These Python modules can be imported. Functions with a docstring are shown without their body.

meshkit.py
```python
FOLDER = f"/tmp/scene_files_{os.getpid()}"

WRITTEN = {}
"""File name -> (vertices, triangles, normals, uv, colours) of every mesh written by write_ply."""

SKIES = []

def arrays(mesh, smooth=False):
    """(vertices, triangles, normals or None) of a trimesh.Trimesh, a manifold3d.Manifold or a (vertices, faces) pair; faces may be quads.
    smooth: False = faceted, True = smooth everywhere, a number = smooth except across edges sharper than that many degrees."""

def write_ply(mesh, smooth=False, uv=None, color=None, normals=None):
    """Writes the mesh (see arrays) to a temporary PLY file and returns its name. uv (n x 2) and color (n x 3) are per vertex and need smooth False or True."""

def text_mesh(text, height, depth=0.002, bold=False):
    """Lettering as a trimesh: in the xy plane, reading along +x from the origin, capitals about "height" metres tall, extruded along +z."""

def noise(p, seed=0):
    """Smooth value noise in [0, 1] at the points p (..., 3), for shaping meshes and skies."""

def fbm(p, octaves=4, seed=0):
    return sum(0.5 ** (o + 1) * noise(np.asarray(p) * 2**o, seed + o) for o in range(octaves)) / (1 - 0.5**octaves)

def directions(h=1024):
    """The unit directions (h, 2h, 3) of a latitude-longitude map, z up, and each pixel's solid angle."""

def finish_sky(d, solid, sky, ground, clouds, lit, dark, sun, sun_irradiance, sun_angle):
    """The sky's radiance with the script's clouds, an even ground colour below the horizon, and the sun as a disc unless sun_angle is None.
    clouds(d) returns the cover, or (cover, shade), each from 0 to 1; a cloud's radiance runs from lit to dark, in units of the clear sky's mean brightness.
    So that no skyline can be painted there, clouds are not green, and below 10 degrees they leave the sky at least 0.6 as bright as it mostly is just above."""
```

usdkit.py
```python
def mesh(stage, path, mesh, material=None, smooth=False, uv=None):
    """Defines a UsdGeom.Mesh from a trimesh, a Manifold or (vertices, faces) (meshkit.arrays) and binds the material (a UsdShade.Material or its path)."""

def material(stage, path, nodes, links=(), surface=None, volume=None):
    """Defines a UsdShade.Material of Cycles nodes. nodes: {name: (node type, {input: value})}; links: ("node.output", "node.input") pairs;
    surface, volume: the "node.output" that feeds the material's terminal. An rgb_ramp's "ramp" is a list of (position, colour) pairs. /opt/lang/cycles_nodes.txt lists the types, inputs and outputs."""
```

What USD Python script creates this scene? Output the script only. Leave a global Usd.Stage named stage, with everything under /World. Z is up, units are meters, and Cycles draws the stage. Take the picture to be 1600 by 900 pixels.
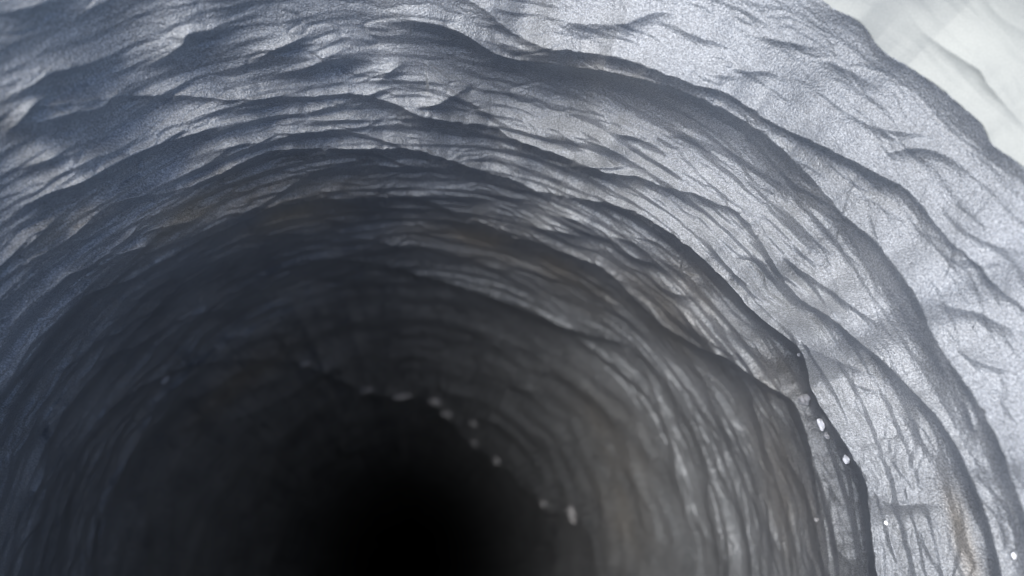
import math, numpy as np, trimesh, usdkit, meshkit
from pxr import Usd, UsdGeom, UsdShade, UsdLux, Gf, Sdf, Vt

stage = Usd.Stage.CreateInMemory()
UsdGeom.SetStageUpAxis(stage, UsdGeom.Tokens.z)
UsdGeom.SetStageMetersPerUnit(stage, 1.0)
UsdGeom.Xform.Define(stage, '/World')
UsdGeom.Scope.Define(stage, '/World/Looks')

# ------------------------------------------------------------------ camera
# a narrow round shaft in the ground, photographed from just above its mouth
R = 0.12                        # radius of the shaft, metres
W, H, F = 1600.0, 900.0, 1155.0  # picture size and focal length in its pixels
VPX, VPY = 640.0, 880.0         # where the shaft's axis points in the picture
CAM_H = 0.66 * R                # camera above the ground
MOUTH = 0.66 * R                # depth below the camera where the wall starts to flare
FLARE = MOUTH - CAM_H

a = np.array([(VPX - W / 2) / F, -(VPY - H / 2) / F, -1.0]); a /= np.linalg.norm(a)
zc = -a                          # world up, in camera coordinates
yc = np.array([0.0, 1.0, 0.0]); yc -= zc * yc.dot(zc); yc /= np.linalg.norm(yc)
xc = np.cross(yc, zc)
ROT = np.array([xc, yc, zc])     # camera -> world
cam = UsdGeom.Camera.Define(stage, '/World/camera')
m = np.eye(4); m[:3, :3] = ROT.T; m[3, :3] = (0, 0, CAM_H)
cam.AddTransformOp().Set(Gf.Matrix4d(*m.ravel().tolist()))
cam.CreateHorizontalApertureAttr(36.0); cam.CreateVerticalApertureAttr(36.0 * H / W)
cam.CreateFocalLengthAttr(36.0 * F / W)
cam.CreateClippingRangeAttr(Gf.Vec2f(0.005, 500))
cam.CreateFStopAttr(12.5); cam.CreateFocusDistanceAttr(1.2 * R)
cam.CreateExposureAttr(0.9)

# ------------------------------------------------------------------ sky and sun
SUN_EL, SUN_AZ = math.radians(68), math.radians(180)     # azimuth measured from +x towards +y
sd = np.array([math.cos(SUN_EL) * math.cos(SUN_AZ), math.cos(SUN_EL) * math.sin(SUN_AZ), math.sin(SUN_EL)])
dome = UsdLux.DomeLight.Define(stage, '/World/sky')
dome.GetPrim().SetCustomDataByKey('kind', 'structure')
mat = usdkit.material(stage, '/World/Looks/sky', {
    's': ('sky_texture', {'sky_type': 'single_scattering', 'sun_disc': False, 'sun_elevation': SUN_EL,
                          'sun_rotation': math.atan2(sd[0], sd[1]), 'aerosol_density': 3.0}),
    'b': ('background_shader', {'strength': 0.13})}, [('s.color', 'b.color')], surface='b.background')
UsdShade.MaterialBindingAPI.Apply(dome.GetPrim()).Bind(mat)
sun = UsdLux.DistantLight.Define(stage, '/World/sun')
sun.CreateNormalizeAttr(True) if hasattr(sun, 'CreateNormalizeAttr') else None
sun.CreateIntensityAttr(0.62); sun.CreateAngleAttr(40.0); sun.CreateColorAttr(Gf.Vec3f(1.0, 0.99, 0.975))
q = Gf.Rotation(Gf.Vec3d(0, 0, 1), Gf.Vec3d(*sd.tolist()))
sun.AddTransformOp().Set(Gf.Matrix4d(q, Gf.Vec3d(0, 0, 1)))

# ------------------------------------------------------------------ materials
def wall_material(path, lo, hi, tan, grain=1.0, rough=0.45):
    return usdkit.material(stage, path, {
        'g': ('geometry', {}),
        'big': ('noise_texture', {'scale': 28.0, 'detail': 4.0, 'roughness': 0.6}),
        'bigr': ('rgb_ramp', {'ramp': [(0.32, lo), (0.68, hi)]}),
        'stain': ('attribute', {'attribute': 'stain'}),
        'mixs': ('mix_color', {'b': tan}),
        'speck': ('noise_texture', {'scale': 2900.0, 'detail': 2.0, 'roughness': 0.7}),
        'speckr': ('rgb_ramp', {'ramp': [(0.34, (0.5, 0.5, 0.5)), (0.5, (1, 1, 1)), (0.66, (1.7, 1.7, 1.7))]}),
        'mul': ('mix_color', {'blend_type': 'multiply', 'fac': 0.6 * min(1.0, grain), 'use_clamp': False}),
        'fm': ('mapping', {'scale': (1.0, 1.0, 0.22)}),
        'fib': ('noise_texture', {'scale': 1500.0, 'detail': 3.0, 'roughness': 0.6}),
        'bump1': ('bump', {'strength': 0.22 * grain, 'distance': 0.0010}),
        'gr': ('noise_texture', {'scale': 2700.0, 'detail': 2.0, 'roughness': 0.7}),
        'bump2': ('bump', {'strength': 0.68 * grain, 'distance': 0.00045}),
        'p': ('principled_bsdf', {'roughness': rough, 'specular_ior_level': 0.6, 'metallic': 0.32})},
        [('g.position', 'big.vector'), ('big.fac', 'bigr.fac'), ('stain.fac', 'mixs.fac'), ('bigr.color', 'mixs.a'),
         ('g.position', 'speck.vector'), ('speck.fac', 'speckr.fac'), ('mixs.result', 'mul.a'), ('speckr.color', 'mul.b'),
         ('g.position', 'fm.vector'), ('fm.vector', 'fib.vector'), ('fib.fac', 'bump1.height'),
         ('g.position', 'gr.vector'), ('gr.fac', 'bump2.height'), ('bump1.normal', 'bump2.normal'),
         ('mul.result', 'p.base_color'), ('bump2.normal', 'p.normal')], surface='p.BSDF')
WALL = wall_material('/World/Looks/wrinkled_wall', (0.182, 0.194, 0.206), (0.278, 0.293, 0.308), (0.34, 0.285, 0.205))
RIM = wall_material('/World/Looks/pale_rim', (0.26, 0.272, 0.258), (0.31, 0.322, 0.30), (0.32, 0.30, 0.26), 0.1, 0.7)
GROUND = wall_material('/World/Looks/pale_ground', (0.34, 0.35, 0.34), (0.46, 0.47, 0.45), (0.40, 0.38, 0.33))
DROP = usdkit.material(stage, '/World/Looks/drop', {
    'p': ('principled_bsdf', {'base_color': (0.55, 0.55, 0.57), 'roughness': 0.08, 'specular_ior_level': 0.8, 'transmission_weight': 0.25,
                              'coat_weight': 1.0})}, [], surface='p.BSDF')

BRIGHT = usdkit.material(stage, '/World/Looks/bright_drop', {
    'p': ('principled_bsdf', {'base_color': (0.92, 0.93, 0.95), 'roughness': 0.12, 'coat_weight': 1.0})}, [], surface='p.BSDF')
CLEAR = usdkit.material(stage, '/World/Looks/clear_drop', {
    'p': ('principled_bsdf', {'base_color': (0.9, 0.9, 0.92), 'roughness': 0.04, 'ior': 1.33, 'transmission_weight': 0.75})}, [], surface='p.BSDF')

# ------------------------------------------------------------------ helpers: picture <-> shaft
def to_wall(px, py):
    """picture point -> (angle round the shaft, ln(rho)), rho = F * R / depth"""
    px, py = np.asarray(px, float), np.asarray(py, float)
    d = np.stack([(px - W / 2) / F, -(py - H / 2) / F, -np.ones_like(px)], -1) @ ROT.T
    th = np.arctan2(d[..., 1], d[..., 0])
    th = np.where(th < -math.pi / 2, th + 2 * math.pi, th)
    rho = F * np.hypot(d[..., 0], d[..., 1]) / -d[..., 2]
    return th, np.log(rho)

def resample(pts, step=12.0):
    """Catmull-Rom through the points"""
    p = np.asarray(pts, float)
    p = np.vstack([2 * p[0] - p[1], p, 2 * p[-1] - p[-2]])
    out = []
    for i in range(1, len(p) - 2):
        n = max(2, int(np.linalg.norm(p[i + 1] - p[i]) / step))
        t = np.linspace(0, 1, n, endpoint=False)[:, None]
        out.append(0.5 * (2 * p[i] + (p[i + 1] - p[i - 1]) * t + (2 * p[i - 1] - 5 * p[i] + 4 * p[i + 1] - p[i + 2]) * t**2
                          + (3 * p[i] - p[i - 1] - 3 * p[i + 1] + p[i + 2]) * t**3))
    out.append(p[-2][None])
    return np.vstack(out)

def curve(pts):
    """-> sorted angles, ln rho, local ln-rho per picture pixel"""
    p = resample(pts)
    th, qq = to_wall(p[:, 0], p[:, 1])
    rad = p - (VPX, VPY); rad /= np.linalg.norm(rad, axis=1, keepdims=True)
    _, q2 = to_wall(*(p + 4 * rad).T)
    o = np.argsort(th)
    return th[o], qq[o], ((q2 - qq) / 4)[o]

# ------------------------------------------------------------------ grid over the wall
T0, T1 = math.radians(-8), math.radians(190)
th = np.concatenate([np.linspace(T0, T1, 1440, endpoint=False), np.linspace(T1, T0 + 2 * math.pi, 240, endpoint=False)])
Q_MOUTH = math.log(F * R / MOUTH)
qrow = np.concatenate([np.linspace(math.log(9), math.log(430), 320, endpoint=False), np.linspace(math.log(430), Q_MOUTH, 480)])
TH = th[:, None]
thw = np.where(th > 1.5 * math.pi, th - 2 * math.pi, th)          # -90 .. 270 degrees
Q = np.broadcast_to(qrow[None, :], (len(th), len(qrow)))
Zn = F / np.exp(qrow)[None, :]                                      # depth over R
Zs = np.minimum(Zn, 1.3)                                            # folds stay as deep where the wall recedes
h = np.zeros(Q.shape)
SLOPE = 2.0
from scipy.spatial import cKDTree
from scipy.ndimage import gaussian_filter1d

def stroke(pts, slope, wo=0, wi=0, fade=0.16, wr=120.0):
    """one crease: the wall leans inward over wo pixels towards the traced edge, then drops back within wi.
    slope may be a list of (point index, slope, wo, wi, recess) that vary along the trace"""
    t, qc, k = curve(pts)
    L = t[-1] - t[0]
    sel = np.nonzero((thw > t[0] - 0.5) & (thw < t[-1] + 0.5))[0]
    x = thw[sel]
    c, kk = np.interp(x, t, qc), np.interp(x, t, k)
    c = c + kk * 3.5 * (meshkit.fbm(np.stack([x * 55, 0 * x + len(pts), 0 * x], -1), 3, seed=8) - 0.5)
    if np.ndim(slope):
        pt = np.asarray(pts, float)
        keys = sorted((float(to_wall(*pt[i])[0]), *v) for i, *v in slope)
        keys = np.array(keys)
        sl, wo, wi, rc = (gaussian_filter1d(np.interp(x, keys[:, 0], keys[:, j]), 12) for j in (1, 2, 3, 4))
    else:
        sl, wo, wi, rc = (np.full(len(x), float(v)) for v in (slope, wo, wi, 0.0))
    f0 = min(fade, L * 0.42)
    u0, u1 = np.clip((x - t[0]) / f0, 0, 1), np.clip((t[-1] - x) / f0, 0, 1)
    if t[0] < math.radians(0.5): u0 = np.clip(1 - (t[0] - x) / 0.45, 0, 1)             # leaves the picture: let it run on
    if t[-1] > math.radians(178): u1 = np.clip(1 - (x - t[-1]) / 0.45, 0, 1)
    amp = u0 * u1
    amp = amp * amp * (3 - 2 * amp)
    amp = amp * (0.65 + 0.7 * meshkit.fbm(np.stack([x * 9, 0 * x + len(pts) * 3.7, c * 9], -1), 3, seed=7))
    apx = np.maximum(SLOPE * sl * wo, 5.6 * sl * wi * np.minimum(1, 12 / wi) ** 0.5)
    wo = np.maximum(wo, apx / 0.62)
    d = Q[sel] - c[:, None]
    wo_, wi_, A = (wo * kk)[:, None], (wi * kk)[:, None], (0.85 * apx * kk)[:, None] * Zs
    prof = np.where(d > 0, np.exp(-np.abs(d) / wo_), np.exp(-np.abs(d) / wi_))
    h[sel] += amp[:, None] * A * prof
    if rc.max() > 0:
        h[sel] -= (amp * rc)[:, None] * np.where(d < 0, np.exp(-np.abs(d) / (wr * kk)[:, None]) * (1 - np.exp(-np.abs(d) / (3 * kk)[:, None])), 0)

def crease(pts, slope, wo, wi):
    """a short crease of any direction: same profile, by distance from the traced line"""
    p = resample(pts, 2.0)
    t, qq = to_wall(p[:, 0], p[:, 1])
    rad = p - (VPX, VPY); rad /= np.linalg.norm(rad, axis=1, keepdims=True)
    _, q2 = to_wall(*(p + 4 * rad).T)
    k = float(((q2 - qq) / 4).mean())
    line = np.stack([t, qq], 1) / k
    s = np.concatenate([[0], np.cumsum(np.linalg.norm(np.diff(line, axis=0), axis=1))])
    tan = np.gradient(line, axis=0); tan /= np.maximum(np.linalg.norm(tan, axis=1, keepdims=True), 1e-9)
    nor = np.stack([-tan[:, 1], tan[:, 0]], 1)
    if nor[:, 1].mean() < 0: nor = -nor                      # towards the mouth
    apx = max(SLOPE * slope * wo, 6.4 * slope * wi * min(1, 12 / wi) ** 0.5)
    wo = max(wo, apx / 0.6)
    m = 3.5 * max(wo, wi) * k
    ti = np.nonzero((thw > t.min() - m) & (thw < t.max() + m))[0]
    qi = np.nonzero((qrow > qq.min() - m) & (qrow < qq.max() + m))[0]
    if not len(ti) or not len(qi): return
    g = np.stack(np.broadcast_arrays(thw[ti][:, None], qrow[qi][None, :]), -1).reshape(-1, 2) / k
    dist, j = cKDTree(line).query(g, distance_upper_bound=m / k)
    ok = np.isfinite(dist); j = np.where(ok, j, 0)
    side = ((g - line[j]) * nor[j]).sum(1)
    apx = min(apx, 0.08 * s[-1]); f = min(130.0, s[-1] * 0.48)
    amp = np.clip(s[j] / f, 0, 1) * np.clip((s[-1] - s[j]) / f, 0, 1)
    amp = amp * amp * (3 - 2 * amp)
    prof = np.where(side > 0, np.exp(-dist / wo), np.exp(-dist / wi))
    add = np.where(ok, apx * k * amp * prof, 0).reshape(len(ti), len(qi))
    h[np.ix_(ti, qi)] += add * Zs[:, qi]

# long ledges: each ends one fold of the wall (from the mouth downwards)
B1 = [(1230, -60), (1290, 5), (1345, 35), (1375, 75), (1420, 105), (1465, 135), (1495, 160), (1535, 195), (1550, 225), (1600, 262), (1680, 340)]
B2 = [(640, -35), (740, 4), (800, 50), (850, 75), (900, 80), (960, 89), (1000, 100), (1040, 115), (1087, 133), (1135, 146), (1200, 187), (1230, 204), (1280, 225), (1330, 250), (1380, 277), (1420, 300), (1487, 378), (1530, 416), (1560, 450), (1600, 482), (1680, 560)]
B3 = [(560, 20), (693, 40), (760, 78), (800, 92), (860, 100), (960, 115), (1040, 135), (1087, 152), (1140, 176), (1200, 214), (1270, 280), (1330, 348), (1360, 370), (1400, 420), (1430, 460), (1460, 528), (1482, 562), (1530, 630), (1560, 690), (1590, 770), (1625, 880), (1640, 960)]
B4 = [(-30, 235), (0, 217), (33, 187), (60, 168), (117, 160), (200, 150), (290, 150), (360, 156), (420, 155), (467, 153), (517, 148), (560, 148), (610, 160), (655, 182), (720, 192), (780, 202), (800, 217), (880, 245), (940, 268), (1000, 277), (1030, 290), (1080, 302), (1150, 332), (1185, 372), (1218, 428), (1253, 470), (1293, 493), (1333, 527), (1387, 573), (1427, 613), (1467, 657), (1500, 710), (1533, 787), (1560, 880), (1570, 960)]
B5 = [(-30, 470), (0, 440), (40, 412), (83, 387), (127, 357), (160, 326), (200, 311), (250, 303), (300, 290), (350, 268), (400, 245), (420, 237), (467, 233), (527, 233), (600, 233), (643, 233), (693, 248), (733, 260), (767, 272), (800, 280), (837, 297), (900, 310), (985, 328), (1033, 355), (1067, 380), (1100, 407), (1133, 440), (1167, 478), (1200, 508), (1250, 549), (1263, 597), (1268, 612), (1290, 650), (1310, 680), (1333, 717), (1350, 750), (1355, 787), (1360, 840), (1368, 900), (1372, 960)]
B6 = [(-30, 650), (0, 620), (60, 550), (100, 500), (133, 463), (167, 450), (213, 433), (253, 410), (293, 387), (333, 367), (400, 337), (440, 322), (520, 312), (600, 308), (640, 308), (680, 317), (720, 337), (760, 350), (795, 370), (843, 380), (900, 402), (943, 420), (970, 445), (990, 466), (1033, 507), (1067, 530), (1100, 547), (1137, 562), (1167, 583), (1200, 605), (1240, 632), (1262, 690), (1275, 760), (1290, 840), (1300, 930)]
B7 = [(-30, 790), (0, 740), (100, 620), (133, 583), (167, 557), (213, 540), (253, 517), (300, 492), (367, 480), (430, 440), (480, 412), (540, 406), (613, 417), (653, 430), (700, 442), (747, 460), (793, 477), (850, 500), (900, 517), (950, 530), (985, 540), (1020, 575), (1060, 630), (1090, 700), (1110, 770), (1130, 860), (1140, 930)]
B8 = [(20, 940), (57, 800), (110, 715), (160, 650), (230, 600), (300, 572), (400, 562), (480, 572), (570, 612), (640, 626), (680, 634), (700, 655), (735, 695), (775, 722), (850, 792), (905, 815), (925, 860), (940, 930)]
LEDGES = [B1, B2, B3, B4, B5, B6, B7, B8]

stroke(B1, 0.28, 34, 24)
stroke([(1400, -20), (1425, 28), (1450, 55), (1500, 90), (1530, 110), (1560, 150), (1640, 240)], 0.14, 22, 24)
stroke([(1440, 0), (1480, 45), (1530, 95), (1580, 160), (1640, 230)], 0.1, 25, 24)
stroke(B2, [(0, .05, 20, 20, 0), (2, .15, 14, 20, 0), (3, .45, 10, 24, 0), (7, .45, 10, 30, 0), (9, .3, 20, 12, 0), (12, .36, 30, 11, 0), (17, .3, 24, 9, 0), (20, .3, 24, 9, 0)])
stroke(B3, [(0, .1, 30, 14, 0), (2, .38, 36, 14, 0), (4, .2, 36, 16, 0), (7, .30, 20, 32, 0), (9, .33, 26, 36, 0), (15, .33, 26, 36, 0), (21, .3, 26, 26, 0)])
stroke(B4, [(0, .2, 18, 7, 0), (5, .16, 20, 8, 0), (10, .18, 14, 8, 0), (13, .26, 34, 14, 0), (18, .28, 34, 14, 0), (22, .24, 28, 8, 0), (26, .30, 28, 8, .006), (33, .28, 24, 8, .006)])
stroke([(1190, 370), (1200, 383), (1233, 407), (1277, 440), (1310, 463), (1350, 493), (1367, 503), (1400, 530)], 0.30, 24, 8)
stroke(B5, [(0, .2, 26, 12, 0), (10, .22, 26, 12, 0), (16, .26, 30, 12, 0), (22, .26, 30, 10, .0), (25, .32, 34, 7, .02), (28, .34, 34, 6, .045), (30, .36, 36, 5, .08), (39, .36, 36, 5, .08)], wr=420)
stroke(B6, [(0, .24, 30, 14, 0), (7, .3, 30, 12, .03), (11, .3, 30, 12, .03), (14, .16, 30, 12, 0), (17, .28, 24, 10, 0), (20, .3, 24, 10, .01), (25, .34, 30, 10, .04), (29, .28, 26, 10, .04), (33, .14, 20, 12, 0)])
stroke(B7, [(0, .16, 26, 14, 0), (8, .16, 24, 14, 0), (11, .2, 24, 12, 0), (14, .38, 24, 9, .04), (18, .38, 24, 9, .04), (20, .16, 26, 12, 0), (26, .2, 24, 14, 0)])
stroke(B8, [(0, .2, 22, 12, 0), (7, .42, 16, 9, .006), (15, .42, 16, 9, .006), (17, .22, 20, 10, .008)], wr=60)
def ring(pts):
    t, qc, _ = curve(pts)
    g = np.linspace(t[0], t[-1], 400)
    s = np.interp(g, t, qc)
    x = np.concatenate([g - 2 * math.pi, g, g + 2 * math.pi]); y = np.concatenate([s, s, s])
    return np.interp(thw, x, y)
# above that ledge the shaft opens out like a funnel
qs = ring(B5)[:, None]
right = np.clip((math.radians(62) - np.abs(thw - math.radians(5))) / math.radians(25), 0, 1)[:, None]
u = np.clip((Q - qs + 0.04 * right + 0.10 * (1 - right)) / (0.05 * right + 0.42 * (1 - right)), 0, 1)
u2 = np.clip((1.16 - Zn) / 0.40, 0, 1)
sf = (0.17 + 0.09 * right) * u * u * (3 - 2 * u) + 0.5 * u2 * u2 - 0.18 * np.clip((qs - 0.02 - Q) / 0.12, 0, 1) * np.clip((3.4 - Zn) / 1.2, 0, 1)   # and is a little undercut below
gq_ = sf / (1 + sf * Zn) * Zn
h -= np.concatenate([np.zeros((len(th), 1)), np.cumsum(0.5 * (gq_[:, 1:] + gq_[:, :-1]) * np.diff(qrow)[None, :], 1)], 1)
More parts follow.
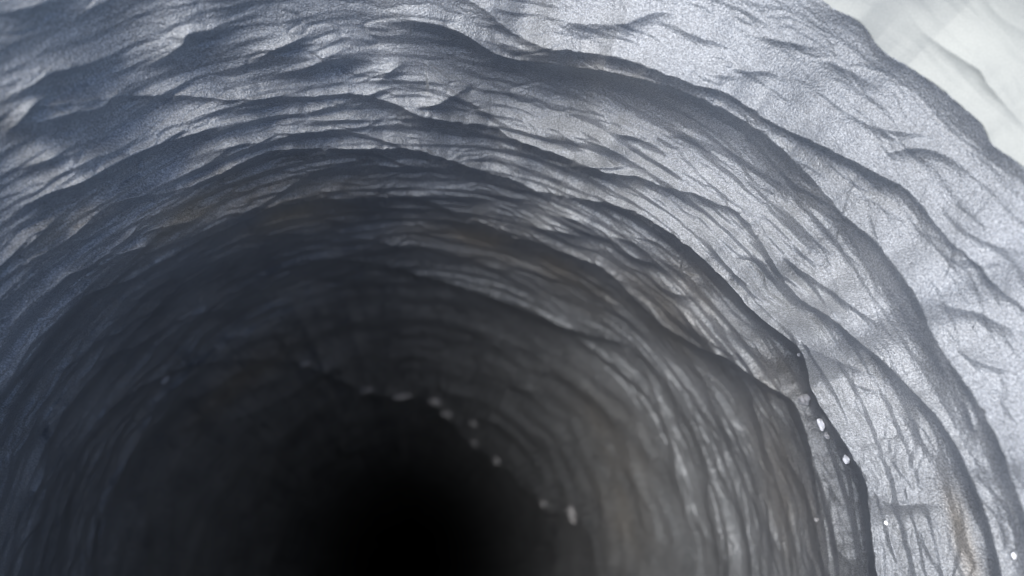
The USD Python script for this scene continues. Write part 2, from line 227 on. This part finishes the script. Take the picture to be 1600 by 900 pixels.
# shorter creases
for args in [
    ([(430, 190), (400, 190), (350, 197), (300, 210), (260, 223), (213, 240), (167, 263), (133, 283), (93, 297), (67, 307), (33, 323), (0, 350), (-30, 375)], 0.22, 34, 14),
    ([(640, 192), (560, 188), (480, 188), (420, 190)], 0.16, 18, 10),
    ([(640, 212), (540, 208), (440, 207), (380, 212)], 0.16, 12, 8),
    ([(215, 64), (210, 68), (167, 90), (127, 103), (80, 115), (60, 127), (0, 157), (-30, 170)], 0.2, 40, 11),
    ([(370, 22), (360, 30), (327, 47), (293, 55), (283, 73), (240, 97), (193, 115), (186, 121)], 0.2, 30, 11),
    ([(600, 92), (587, 93), (527, 93), (467, 110), (433, 114), (400, 118)], 0.32, 22, 9),
    ([(240, 122), (200, 133), (160, 167), (117, 177), (67, 190), (20, 215), (0, 233)], 0.2, 22, 14),
    ([(120, 130), (100, 138), (60, 158), (30, 190), (-10, 222)], 0.3, 9, 6),
    ([(60, 205), (33, 195), (0, 212)], 0.25, 8, 6),
    ([(130, -5), (100, 0), (40, 13), (0, 22), (-30, 30)], 0.30, 20, 9),
    ([(510, 44), (480, 55), (450, 70), (400, 90), (360, 100)], 0.18, 16, 10),
    ([(740, 120), (725, 140), (700, 155), (680, 165), (660, 165), (633, 153)], 0.26, 14, 9),
    ([(640, 90), (620, 105), (598, 122), (590, 135), (585, 140)], 0.24, 16, 9),
    ([(820, 20), (860, 27), (900, 36), (967, 38), (1000, 28), (1030, 19), (1080, 28), (1100, 36)], 0.26, 26, 18),
    ([(730, -6), (760, 8), (800, 18), (840, 24)], 0.34, 12, 22),
    ([(1030, 30), (1060, 45), (1100, 60), (1160, 75)], 0.22, 12, 12),
    ([(1080, 80), (1120, 95), (1160, 110), (1210, 115), (1260, 150)], 0.2, 14, 12),
    ([(1160, 55), (1200, 60), (1240, 68), (1300, 80)], 0.2, 10, 8),
    ([(1060, 95), (1090, 110), (1125, 118), (1180, 122)], 0.2, 12, 10),
    ([(1165, 118), (1200, 125), (1230, 150), (1260, 180)], 0.3, 16, 20),
    ([(1250, 85), (1290, 95), (1340, 118), (1390, 150)], 0.18, 18, 14),
    ([(1340, 195), (1370, 200), (1400, 205), (1440, 210), (1480, 225)], 0.25, 14, 8),
    ([(1300, 170), (1330, 185), (1360, 195)], 0.25, 10, 8),
    ([(1350, 250), (1390, 238), (1440, 232), (1490, 250), (1530, 285)], 0.22, 14, 10),
    ([(1340, 305), (1370, 320), (1400, 335), (1420, 352), (1440, 360)], 0.3, 20, 14),
    ([(1350, 318), (1358, 330), (1366, 352), (1374, 378), (1390, 400)], 0.4, 9, 5),
    ([(1420, 365), (1450, 365), (1487, 380)], 0.25, 14, 10),
    ([(1460, 322), (1490, 340), (1512, 362), (1560, 385), (1610, 395)], 0.25, 18, 10),
    ([(1470, 400), (1510, 408), (1530, 418)], 0.22, 12, 7),
    ([(1440, 452), (1460, 470), (1490, 482), (1530, 490), (1570, 510), (1620, 525)], 0.34, 24, 12),
    ([(1475, 520), (1495, 545), (1520, 560), (1560, 575), (1620, 580)], 0.3, 16, 8),
    ([(1480, 515), (1495, 530), (1510, 545)], 0.3, 10, 6),
    ([(1545, 600), (1565, 625), (1585, 655), (1610, 680)], 0.35, 16, 8),
    ([(1558, 660), (1575, 695), (1590, 730), (1610, 770)], 0.3, 14, 8),
    ([(1495, 610), (1510, 635), (1520, 665), (1530, 700)], 0.35, 7, 6),
    ([(1450, 540), (1470, 570), (1490, 610)], 0.25, 10, 8),
    ([(1200, 300), (1230, 330), (1270, 370), (1300, 395), (1330, 400)], 0.25, 20, 12),
    ([(1195, 345), (1215, 365), (1250, 395), (1290, 420)], 0.3, 12, 8),
    ([(1150, 385), (1170, 400), (1190, 410), (1215, 440), (1240, 460)], 0.28, 16, 10),
    ([(1070, 325), (1090, 350), (1110, 380), (1140, 420), (1180, 455), (1205, 480)], 0.34, 16, 10),
    ([(1205, 485), (1230, 510), (1260, 540), (1300, 560), (1330, 575)], 0.28, 16, 10),
    ([(1270, 550), (1310, 565), (1350, 580), (1380, 590)], 0.24, 14, 16),
    ([(1320, 595), (1350, 605), (1380, 615)], 0.28, 12, 8),
    ([(1400, 640), (1430, 660), (1440, 690), (1460, 720)], 0.22, 14, 10),
    ([(1470, 670), (1490, 700), (1510, 740), (1525, 770)], 0.28, 16, 8),
    ([(1355, 760), (1385, 785), (1410, 790), (1450, 788), (1480, 790)], 0.3, 18, 8),
    ([(1360, 775), (1375, 790), (1395, 803)], 0.35, 8, 6),
    ([(1395, 820), (1405, 840), (1420, 855), (1440, 858)], 0.34, 10, 6),
    ([(1425, 800), (1440, 830), (1450, 860), (1470, 895), (1480, 920)], 0.34, 14, 8),
    ([(1500, 790), (1505, 820), (1515, 860), (1530, 900)], 0.28, 16, 10),
    ([(1520, 805), (1545, 820)], 0.25, 8, 6),
    ([(840, 250), (870, 258), (920, 262), (985, 262), (1010, 268)], 0.24, 10, 8),
    ([(900, 160), (940, 180), (960, 195)], 0.25, 22, 14),
    ([(880, 195), (910, 205), (950, 230), (985, 258)], 0.3, 10, 6),
    ([(930, 205), (980, 212), (1010, 222), (1040, 238)], 0.28, 10, 6),
    ([(900, 218), (930, 225), (970, 240), (1000, 245)], 0.25, 8, 6),
    ([(830, 195), (870, 205), (900, 225), (930, 245)], 0.22, 16, 12),
    ([(800, 222), (850, 238), (900, 258)], 0.2, 10, 10),
    ([(840, 322), (853, 333), (900, 345), (947, 370), (975, 380)], 0.3, 14, 8),
    ([(930, 365), (985, 378), (1010, 400), (1050, 425)], 0.24, 14, 8),
    ([(985, 403), (1005, 420), (1025, 440), (1050, 458), (1080, 463), (1110, 462)], 0.34, 18, 10),
    ([(940, 370), (985, 400), (1020, 412), (1060, 432)], 0.2, 10, 6),
    ([(1000, 470), (1020, 478), (1060, 505), (1085, 530)], 0.22, 20, 14),
    ([(1060, 470), (1080, 510), (1105, 535), (1130, 555)], 0.22, 22, 12),
    ([(1090, 465), (1120, 500), (1150, 525), (1200, 560), (1250, 605)], 0.2, 34, 30),
    ([(830, 470), (860, 480), (890, 488)], 0.2, 12, 14),
    ([(925, 480), (945, 500), (970, 515), (1000, 535)], 0.26, 12, 8),
    ([(800, 345), (830, 355), (870, 362), (940, 375)], 0.26, 22, 10),
    ([(600, 357), (660, 352), (720, 355)], 0.2, 12, 10),
    ([(500, 370), (560, 372), (620, 385), (680, 400), (740, 400)], 0.24, 14, 14),
    ([(390, 370), (450, 365), (520, 368)], 0.18, 16, 12),
    ([(180, 380), (220, 365), (270, 352), (330, 340), (360, 330)], 0.22, 18, 12),
    ([(130, 405), (180, 398), (230, 385), (280, 370)], 0.2, 14, 10),
    ([(60, 480), (95, 440), (120, 425), (170, 410), (210, 400)], 0.22, 16, 10),
    ([(0, 540), (30, 500), (70, 462), (100, 445)], 0.28, 22, 14),
    ([(0, 410), (30, 395), (60, 370), (100, 330), (120, 318)], 0.22, 14, 10),
    ([(260, 265), (290, 255), (340, 235), (390, 222), (430, 218)], 0.22, 20, 16),
    ([(0, 270), (60, 255), (110, 240), (150, 232)], 0.18, 12, 10),
    ([(60, 285), (100, 270), (130, 255), (190, 225)], 0.16, 10, 8),
    ([(130, 560), (160, 530), (200, 515), (240, 500)], 0.2, 16, 10),
    ([(80, 610), (120, 560), (150, 535), (170, 520)], 0.18, 14, 10),
    ([(300, 545), (360, 530), (430, 520), (500, 530)], 0.14, 18, 14),
    ([(20, 812), (57, 767), (83, 743), (110, 713), (118, 700)], 0.4, 16, 8),
    ([(195, 845), (220, 815), (232, 795)], 0.3, 14, 8),
    ([(150, 850), (170, 825), (185, 800)], 0.25, 14, 8),
    ([(60, 690), (90, 650), (120, 620)], 0.2, 14, 10),
    ([(250, 650), (300, 625), (360, 605), (420, 600)], 0.24, 16, 10),
    ([(320, 690), (380, 650), (450, 635)], 0.2, 14, 10),
    ([(1060, 780), (1085, 810), (1110, 850), (1135, 880), (1150, 920)], 0.4, 18, 10),
    ([(1040, 680), (1055, 710), (1075, 760), (1095, 800)], 0.26, 14, 12),
    ([(1090, 590), (1110, 630), (1125, 660), (1150, 700), (1175, 750)], 0.3, 16, 10),
    ([(1165, 610), (1180, 650), (1200, 690)], 0.26, 12, 8),
    ([(1200, 670), (1225, 710), (1250, 755), (1265, 800)], 0.3, 14, 10),
    ([(1220, 650), (1240, 680), (1255, 710)], 0.24, 10, 8),
    ([(1290, 755), (1310, 780), (1325, 805)], 0.3, 8, 6),
    ([(1245, 830), (1262, 860), (1280, 900), (1290, 930)], 0.36, 10, 8),
    ([(1180, 760), (1200, 820), (1225, 880), (1240, 930)], 0.22, 18, 14),
    ([(1285, 835), (1320, 870), (1350, 905)], 0.2, 14, 10),
    ([(950, 740), (970, 770), (990, 800)], 0.34, 12, 10),
    ([(930, 640), (970, 660), (1000, 700), (1020, 740)], 0.24, 16, 12),
    ([(990, 690), (1010, 710), (1025, 740)], 0.22, 12, 8),
    ([(830, 560), (880, 590), (920, 625), (950, 660)], 0.2, 18, 14),
    ([(880, 800), (900, 815), (915, 840)], 0.3, 10, 8),
]:
    crease(*args)

smooth_rim = 1 - 0.9 / (1 + np.exp(-(Q - ring(B1)[:, None]) / 0.01))     # the pale rim is hardly wrinkled
# free wrinkling between the traced creases
P = np.stack([np.cos(TH) + 0 * Q, np.sin(TH) + 0 * Q, Q], -1)
warp = meshkit.fbm(P * (5, 5, 6), 3, seed=11) - 0.5
warp2 = meshkit.fbm(P * (9, 9, 14) + 5, 2, seed=12) - 0.5
for k, (ft, fq, amp) in enumerate([(3.0, 9.0, 0.010), (6.0, 26.0, 0.0042), (16.0, 70.0, 0.0020)]):
    PP = np.stack([P[..., 0] * ft + warp2 * 1.2, P[..., 1] * ft, (Q + 0.16 * warp) * fq + warp * 1.5], -1)
    n = meshkit.noise(PP, seed=20 + k)
    n2 = meshkit.noise(PP * 0.93 + 31, seed=40 + k)
    ridged = 1 - np.abs(2 * n - 1)
    h += amp * Zs**0.8 * np.clip(0.5 + 0.8 * (Zn - 1.2), 0.45, 1.0) * (0.7 * (ridged - 0.5) + 0.5 * (n2 - 0.5))
# hairline creases where the sheet has been crumpled
for k, (ft, fq, dep) in enumerate([(2.5, 14.0, 0.0030), (3.5, 26.0, 0.0016), (6.0, 50.0, 0.0008)]):
    PP = np.stack([P[..., 0] * ft + warp2 * 1.6, P[..., 1] * ft + warp * 1.4, (Q + 0.10 * warp2) * fq + warp * 2.5], -1)
    n = meshkit.noise(PP, seed=120 + k)
    h -= dep * Zs * np.exp(-np.abs(n - 0.5) / (0.035 + 0.02 * k)) * np.clip(meshkit.noise(PP * 0.4 + 9, seed=130 + k) * 2.4 - 0.7, 0, 1) * smooth_rim
# thin pleats: the sheet leans in a little and tucks back, over and over, slightly askew to the rings
for k, (fq, g, tilt, ft) in enumerate([(11.0, 0.20, 2.2, 2.0), (19.0, 0.24, 3.2, 3.0), (33.0, 0.22, 4.0, 5.0), (58.0, 0.18, 5.0, 8.0)]):
    w = meshkit.fbm(np.stack([P[..., 0] * ft, P[..., 1] * ft, Q * (1.5 + 0.5 * k)], -1) + 17 * k, 3, seed=60 + k) - 0.5
    u = Q * fq + tilt * w
    cell, fr = np.floor(u), u - np.floor(u)
    prof = np.where(fr > 0.16, 1 - (fr - 0.16) / 0.84, fr / 0.16)            # steep below the edge, gentle above
    on = meshkit.noise(np.stack([P[..., 0] * ft * 1.7 + cell * 3.1, P[..., 1] * ft * 1.7 - cell * 1.7, cell * 0.77], -1), seed=80 + k)
    on = np.clip((on - 0.42) / 0.33, 0, 1)
    h += g / fq * Zs * on * prof * np.clip((0.2, 0.24, 0.30, 0.36)[k] + 0.9 * (Zn - 1.25), (0.2, 0.24, 0.30, 0.36)[k], 1.9) * smooth_rim
# closely spaced shallow rings all the way down
for fq, g, ft in ((17.0, 0.15, 1.6), (29.0, 0.15, 2.4)):
    w = meshkit.fbm(np.stack([P[..., 0] * ft, P[..., 1] * ft, Q * 2.0], -1) + fq, 3, seed=int(200 + fq)) - 0.5
    u = Q * fq + 1.3 * w
    fr = u - np.floor(u)
    on = np.clip(meshkit.noise(np.stack([P[..., 0] * 2.2 + 1.9 * np.floor(u), P[..., 1] * 2.2, 0 * Q + 0.7 * np.floor(u)], -1), seed=int(300 + fq)) * 1.8 - 0.35, 0, 1)
    h += g / fq * Zs * on * np.where(fr > 0.2, 1 - (fr - 0.2) / 0.8, fr / 0.2) * np.clip((Zn - 1.12) / 0.40, 0.08, 1.2) * smooth_rim
# no face may lean so far that it curls back on itself: limit the slope, keep the large shape
dq = np.diff(qrow)[None, :]
Zm = 0.5 * (Zn[:, 1:] + Zn[:, :-1])
g = -np.diff(h, axis=1) / dq                                  # inward lean per step of ln rho
lim = 0.64 / np.maximum(Zm, 0.95) * Zs[:, 1:]
g = np.where(g > 0, lim * np.tanh(g / lim), g)
h2 = np.concatenate([h[:, :1], h[:, :1] - np.cumsum(g * dq, 1)], 1)
d = gaussian_filter1d(h2 - h, 5, axis=0, mode='wrap')
h = h + d - gaussian_filter1d(d, 30, axis=1, mode='nearest')
# a slow wander of the whole shaft's outline
h += 0.05 * (meshkit.fbm(P * (1.3, 1.3, 1.1), 2, seed=3) - 0.5)
# round the sharp crests by about a pixel
h = gaussian_filter1d(gaussian_filter1d(h, 0.5, axis=1, mode='nearest'), 0.6, axis=0, mode='wrap')
_ = np.clip((Q_MOUTH - Q) / 0.03, 0, 1)                       # settle into the flared mouth

r = 1.0 - h
X = np.stack([np.cos(TH) * r, np.sin(TH) * r, CAM_H / R - Zn * r], -1) * R
# flared mouth: a few more rows that roll over onto the ground
fl = []
base = X[:, -1]
rb = np.hypot(base[:, 0], base[:, 1]); zb = base[:, 2]
for f in np.linspace(0, math.pi / 2, 14)[1:]:
    rr = rb + (R * 1.42 - rb) * (1 - math.cos(f)); zz = zb * (1 - math.sin(f))
    fl.append(np.stack([np.cos(th) * rr, np.sin(th) * rr, zz], -1))
X = np.concatenate([X, np.stack(fl, 1)], 1)
nt, nq = X.shape[:2]
print('MOUTH', rb.min() / R, rb.max() / R, zb.min() / R, zb.max() / R)

def grid_normals(X):
    dt = np.roll(X, -1, 0) - np.roll(X, 1, 0)
    dq = np.gradient(X, axis=1)
    n = np.cross(dq, dt)
    n /= np.maximum(np.linalg.norm(n, axis=-1, keepdims=True), 1e-12)
    inward = -X * (1, 1, 0)
    if (n[:, 100:600] * inward[:, 100:600]).sum() < 0: n = -n
    return n
N = grid_normals(X)

def raw_mesh(path, v, f, n, material):
    mm = UsdGeom.Mesh.Define(stage, path)
    mm.CreatePointsAttr(Vt.Vec3fArray.FromNumpy(v.astype(np.float32)))
    mm.CreateFaceVertexCountsAttr(Vt.IntArray.FromNumpy(np.full(len(f), 4, np.int32)))
    mm.CreateFaceVertexIndicesAttr(Vt.IntArray.FromNumpy(f.astype(np.int32).ravel()))
    mm.CreateSubdivisionSchemeAttr('none')
    mm.CreateNormalsAttr(Vt.Vec3fArray.FromNumpy(n.astype(np.float32))); mm.SetNormalsInterpolation('vertex')
    UsdShade.MaterialBindingAPI.Apply(mm.GetPrim()).Bind(material)
    return mm.GetPrim()

def tag(p, label=None, category=None, group=None, kind=None):
    for k, v in (('label', label), ('category', category), ('group', group), ('kind', kind)):
        if v: p.SetCustomDataByKey(k, v)
    return p

# brownish stains, as far as the picture shows them
stain = np.zeros(Q.shape)
for px, py, ra, rq, v in [(340, 318, 110, 34, 0.9), (470, 325, 90, 36, 0.95), (740, 375, 90, 34, 0.7), (880, 430, 90, 40, 0.4), (1030, 480, 90, 40, 0.4), (1090, 448, 60, 30, 0.35),
                          (1220, 598, 50, 30, 0.3), (1507, 845, 45, 12, 0.6), (1230, 760, 120, 40, 0.25), (960, 690, 120, 60, 0.3),
                          (950, 120, 70, 22, 0.25), (120, 345, 60, 20, 0.4), (970, 800, 120, 60, 0.3), (380, 590, 120, 30, 0.5)]:
    t, c = to_wall(np.array([px]), np.array([py]))
    k = ra / 700.0
    dx = (TH - t[0]) / k; dy = (Q - c[0]) / (rq / 750.0)
    dx = np.where(np.abs(dx * k) > math.pi, 9, dx)
    stain = np.maximum(stain, v * np.exp(-0.5 * (dx * dx + dy * dy)))
stain *= 0.8 * np.clip(0.35 + 1.5 * (meshkit.fbm(np.stack([P[..., 0] * 9, P[..., 1] * 9, Q * 22], -1), 3, seed=91) - 0.25), 0, 1.2)
stain = np.concatenate([stain, np.zeros((nt, nq - len(qrow)))], 1).reshape(-1)

# split the wall into its folds
bounds = np.array([ring(b) for b in LEDGES])
for k in range(1, len(bounds)):
    bounds[k] = np.minimum(bounds[k], bounds[k - 1] - 0.006)
qfull = np.concatenate([qrow, Q_MOUTH + 0.01 * np.arange(1, nq - len(qrow) + 1)])
qmid = 0.5 * (qfull[1:] + qfull[:-1])
layer = (qmid[None, :, None] < bounds.T[:, None, :]).sum(-1)      # 0 = topmost fold
idx = np.arange(nt * nq).reshape(nt, nq)
i0, i1 = idx, np.roll(idx, -1, 0)
quads = np.stack([i0[:, :-1], i0[:, 1:], i1[:, 1:], i1[:, :-1]], -1)
flat, flatn = X.reshape(-1, 3), N.reshape(-1, 3)
wall = UsdGeom.Xform.Define(stage, '/World/shaft_wall').GetPrim()
tag(wall, 'wrinkled dark grey wall of a deep round shaft, folded in rings down to blackness', kind='structure')
FOLD_LABELS = ['pale blurred uppermost fold in the top right corner', 'broad white crumpled fold just below the pale corner',
               'narrow grey fold under the thin bright crease line', 'wide smooth silvery fold with a dark band along its upper side',
               'speckled silvery fold ending in the sharp ledge with bright drops', 'dim brownish grey fold below the sharp ledge',
               'shadowy fold with faint tan streaks above the dark hole', 'very dark fold ending in a broken ring of faint drops',
               'almost black lowest stretch of wall round the hole']
for k in range(len(bounds) + 1):
    f = quads[layer == k]
    if not len(f): continue
    used, inv = np.unique(f, return_inverse=True)
    p = raw_mesh('/World/shaft_wall/fold' + ('' if k == 0 else f'_{k:03d}'), flat[used], inv.reshape(-1, 4), flatn[used], WALL if k else RIM)
    UsdGeom.PrimvarsAPI(p).CreatePrimvar('stain', Sdf.ValueTypeNames.FloatArray, 'vertex').Set(Vt.FloatArray.FromNumpy(stain[used].astype(np.float32)))
    tag(p, FOLD_LABELS[k])

# floor of the shaft
fr = np.linspace(0, 1.15, 10); ft_ = np.linspace(0, 2 * math.pi, 64, endpoint=False)
fx, fy = np.cos(ft_)[:, None] * fr * R, np.sin(ft_)[:, None] * fr * R
zf = CAM_H - F / 9.4 * R
fz = zf + 0.05 * R * (meshkit.fbm(np.stack([fx * 20, fy * 20, 0 * fx], -1), 3, seed=5) - 0.5)
FX = np.stack([fx, fy, fz], -1); ii = np.arange(FX.shape[0] * FX.shape[1]).reshape(FX.shape[:2])
fq_ = np.stack([ii[:, :-1], ii[:, 1:], np.roll(ii, -1, 0)[:, 1:], np.roll(ii, -1, 0)[:, :-1]], -1).reshape(-1, 4)
fn = np.tile([0, 0, 1.0], (FX.size // 3, 1))
tag(raw_mesh('/World/shaft_floor', FX.reshape(-1, 3), fq_, fn, WALL), kind='structure')

# ground round the mouth, out to the horizon
gr = 1.42 * R * np.exp(np.linspace(0, math.log(80 / (1.42 * R)), 110))
gt = np.linspace(0, 2 * math.pi, 240, endpoint=False)
gx, gy = np.cos(gt)[:, None] * gr, np.sin(gt)[:, None] * gr
rel = np.clip((gr - gr[0]) / (0.5 * R), 0, 1)[None, :] ** 2
gz = rel * (0.010 * (meshkit.fbm(np.stack([gx * 9, gy * 9, 0 * gx], -1), 4, seed=9) - 0.45)) * np.minimum(1, 3 / np.maximum(gr, 1e-6))[None, :] - 0.0004
GX = np.stack([gx, gy, gz], -1); ii = np.arange(GX.shape[0] * GX.shape[1]).reshape(GX.shape[:2])
gq = np.stack([ii[:, :-1], ii[:, 1:], np.roll(ii, -1, 0)[:, 1:], np.roll(ii, -1, 0)[:, :-1]], -1).reshape(-1, 4)
gn = np.cross(np.gradient(GX, axis=1), np.roll(GX, -1, 0) - np.roll(GX, 1, 0)); gn /= np.maximum(np.linalg.norm(gn, axis=-1, keepdims=True), 1e-12)
tag(raw_mesh('/World/ground', GX.reshape(-1, 3), gq, gn.reshape(-1, 3), GROUND), kind='structure')

# ------------------------------------------------------------------ drops clinging to the ledges
from scipy.interpolate import RegularGridInterpolator
o = np.argsort(thw)
surf = RegularGridInterpolator((thw[o], qrow), X[o][:, :len(qrow)], bounds_error=False, fill_value=None)
def wall_point(px, py):
    t, qq = to_wall(np.array([px]), np.array([py]))
    return surf(np.stack([t, qq], -1))[0]
DROPS = [  # px, py, radius in picture pixels, stretch along the ledge, hang, label
    (1288, 662, 7.0, 1.7, 0.9, 'brightest white drop, lying flat under the middle of the sharp ledge'),
    (1327, 717, 6.5, 1.2, 1.0, 'round white drop lowest on the sharp right ledge'),
    (1263, 622, 9.5, 1.0, 1.4, 'largest pale pinkish drop, uppermost of three under the sharp ledge'),
    (1296, 680, 5.5, 1.2, 1.0, 'dull grey drop just below the brightest flat drop on the ledge'),
    (1250, 553, 3.5, 1.0, 1.2, 'tiny bright drop at the notch where the sharp ledge begins'),
    (1387, 817, 3.8, 1.0, 1.0, 'small bright drop on the silvery fold right of the ledge foot'),
    (1587, 868, 4.0, 1.3, 1.0, 'small bright drop near the bottom right corner of the picture'),
    (1278, 812, 3.5, 1.0, 1.8, 'slim faint drop on the dark wall left of the ledge foot'),
    (475, 566, 6.0, 1.4, 1.0, 'blurred drop alone on the deep ring, left of the pale cluster'),
    (572, 607, 6.0, 1.5, 1.0, 'blurred drop left of the pale smear on the deep ring'),
    (628, 618, 5.0, 2.6, 0.9, 'faint long drop smeared along the deep ring, left of the bright pair'),
    (681, 624, 7.5, 1.2, 1.0, 'upper and brighter drop of the touching pair on the deep ring'),
    (698, 644, 6.5, 1.2, 1.1, 'lower drop of the touching bright pair on the deep ring'),
    (741, 660, 5.0, 1.2, 1.1, 'faint drop right below the touching bright pair on the deep ring'),
    (743, 691, 5.0, 1.0, 1.0, 'upper of two round faint drops below the deep ring bend'),
    (777, 718, 5.5, 1.0, 1.0, 'lower of two round faint drops below the deep ring bend'),
    (851, 787, 4.6, 1.0, 1.0, 'small dim round drop left of the long streak near the bottom'),
    (897, 805, 6.0, 2.2, 1.0, 'long slanting drop on the deep ring near the bottom edge'),
    (255, 592, 4.6, 1.8, 1.0, 'faintest stretched drop at the far left of the deep ring'),
]
for k, (px, py, rp, st, hang, label) in enumerate(DROPS):
    c = wall_point(px, py)
    rr = math.hypot(c[0], c[1]); depth = CAM_H - c[2]
    rad = rp / F * depth * (1.0 if depth > 3 * R else 0.95)
    inward = np.array([-c[0] / rr, -c[1] / rr, 0]); along = np.cross([0, 0, 1.0], inward)
    s = trimesh.creation.icosphere(subdivisions=3)
    v = s.vertices.copy()
    low = np.clip(-v[:, 2], 0, 1)
    v[:, :2] *= (1 - 0.25 * (1 - low)[:, None] * (v[:, 2:3] > 0.2))           # slightly pear shaped, heavier below
    v *= 1 + 0.75 * (meshkit.fbm(v * 1.2 + k * 7.1, 2, seed=k) - 0.5)[:, None]
    v = v[:, 0:1] * along * st + v[:, 1:2] * inward * 0.8 + v[:, 2:3] * np.array([0, 0, 1.0]) * hang * 1.15
    s.vertices = v * rad
    path = '/World/water_drop' + ('' if k == 0 else f'_{k:03d}')
    mm = usdkit.mesh(stage, path, s, DROP if depth > 3 * R else BRIGHT if k in (0, 1, 5, 6) else CLEAR, smooth=True)
    UsdGeom.Xformable(mm).AddTranslateOp().Set(Gf.Vec3d(*(c + inward * rad * (0.45 if depth > 3 * R else 0.8)).tolist()))
    tag(mm.GetPrim(), label, 'drop', 'drops clinging to the ledges of the shaft')
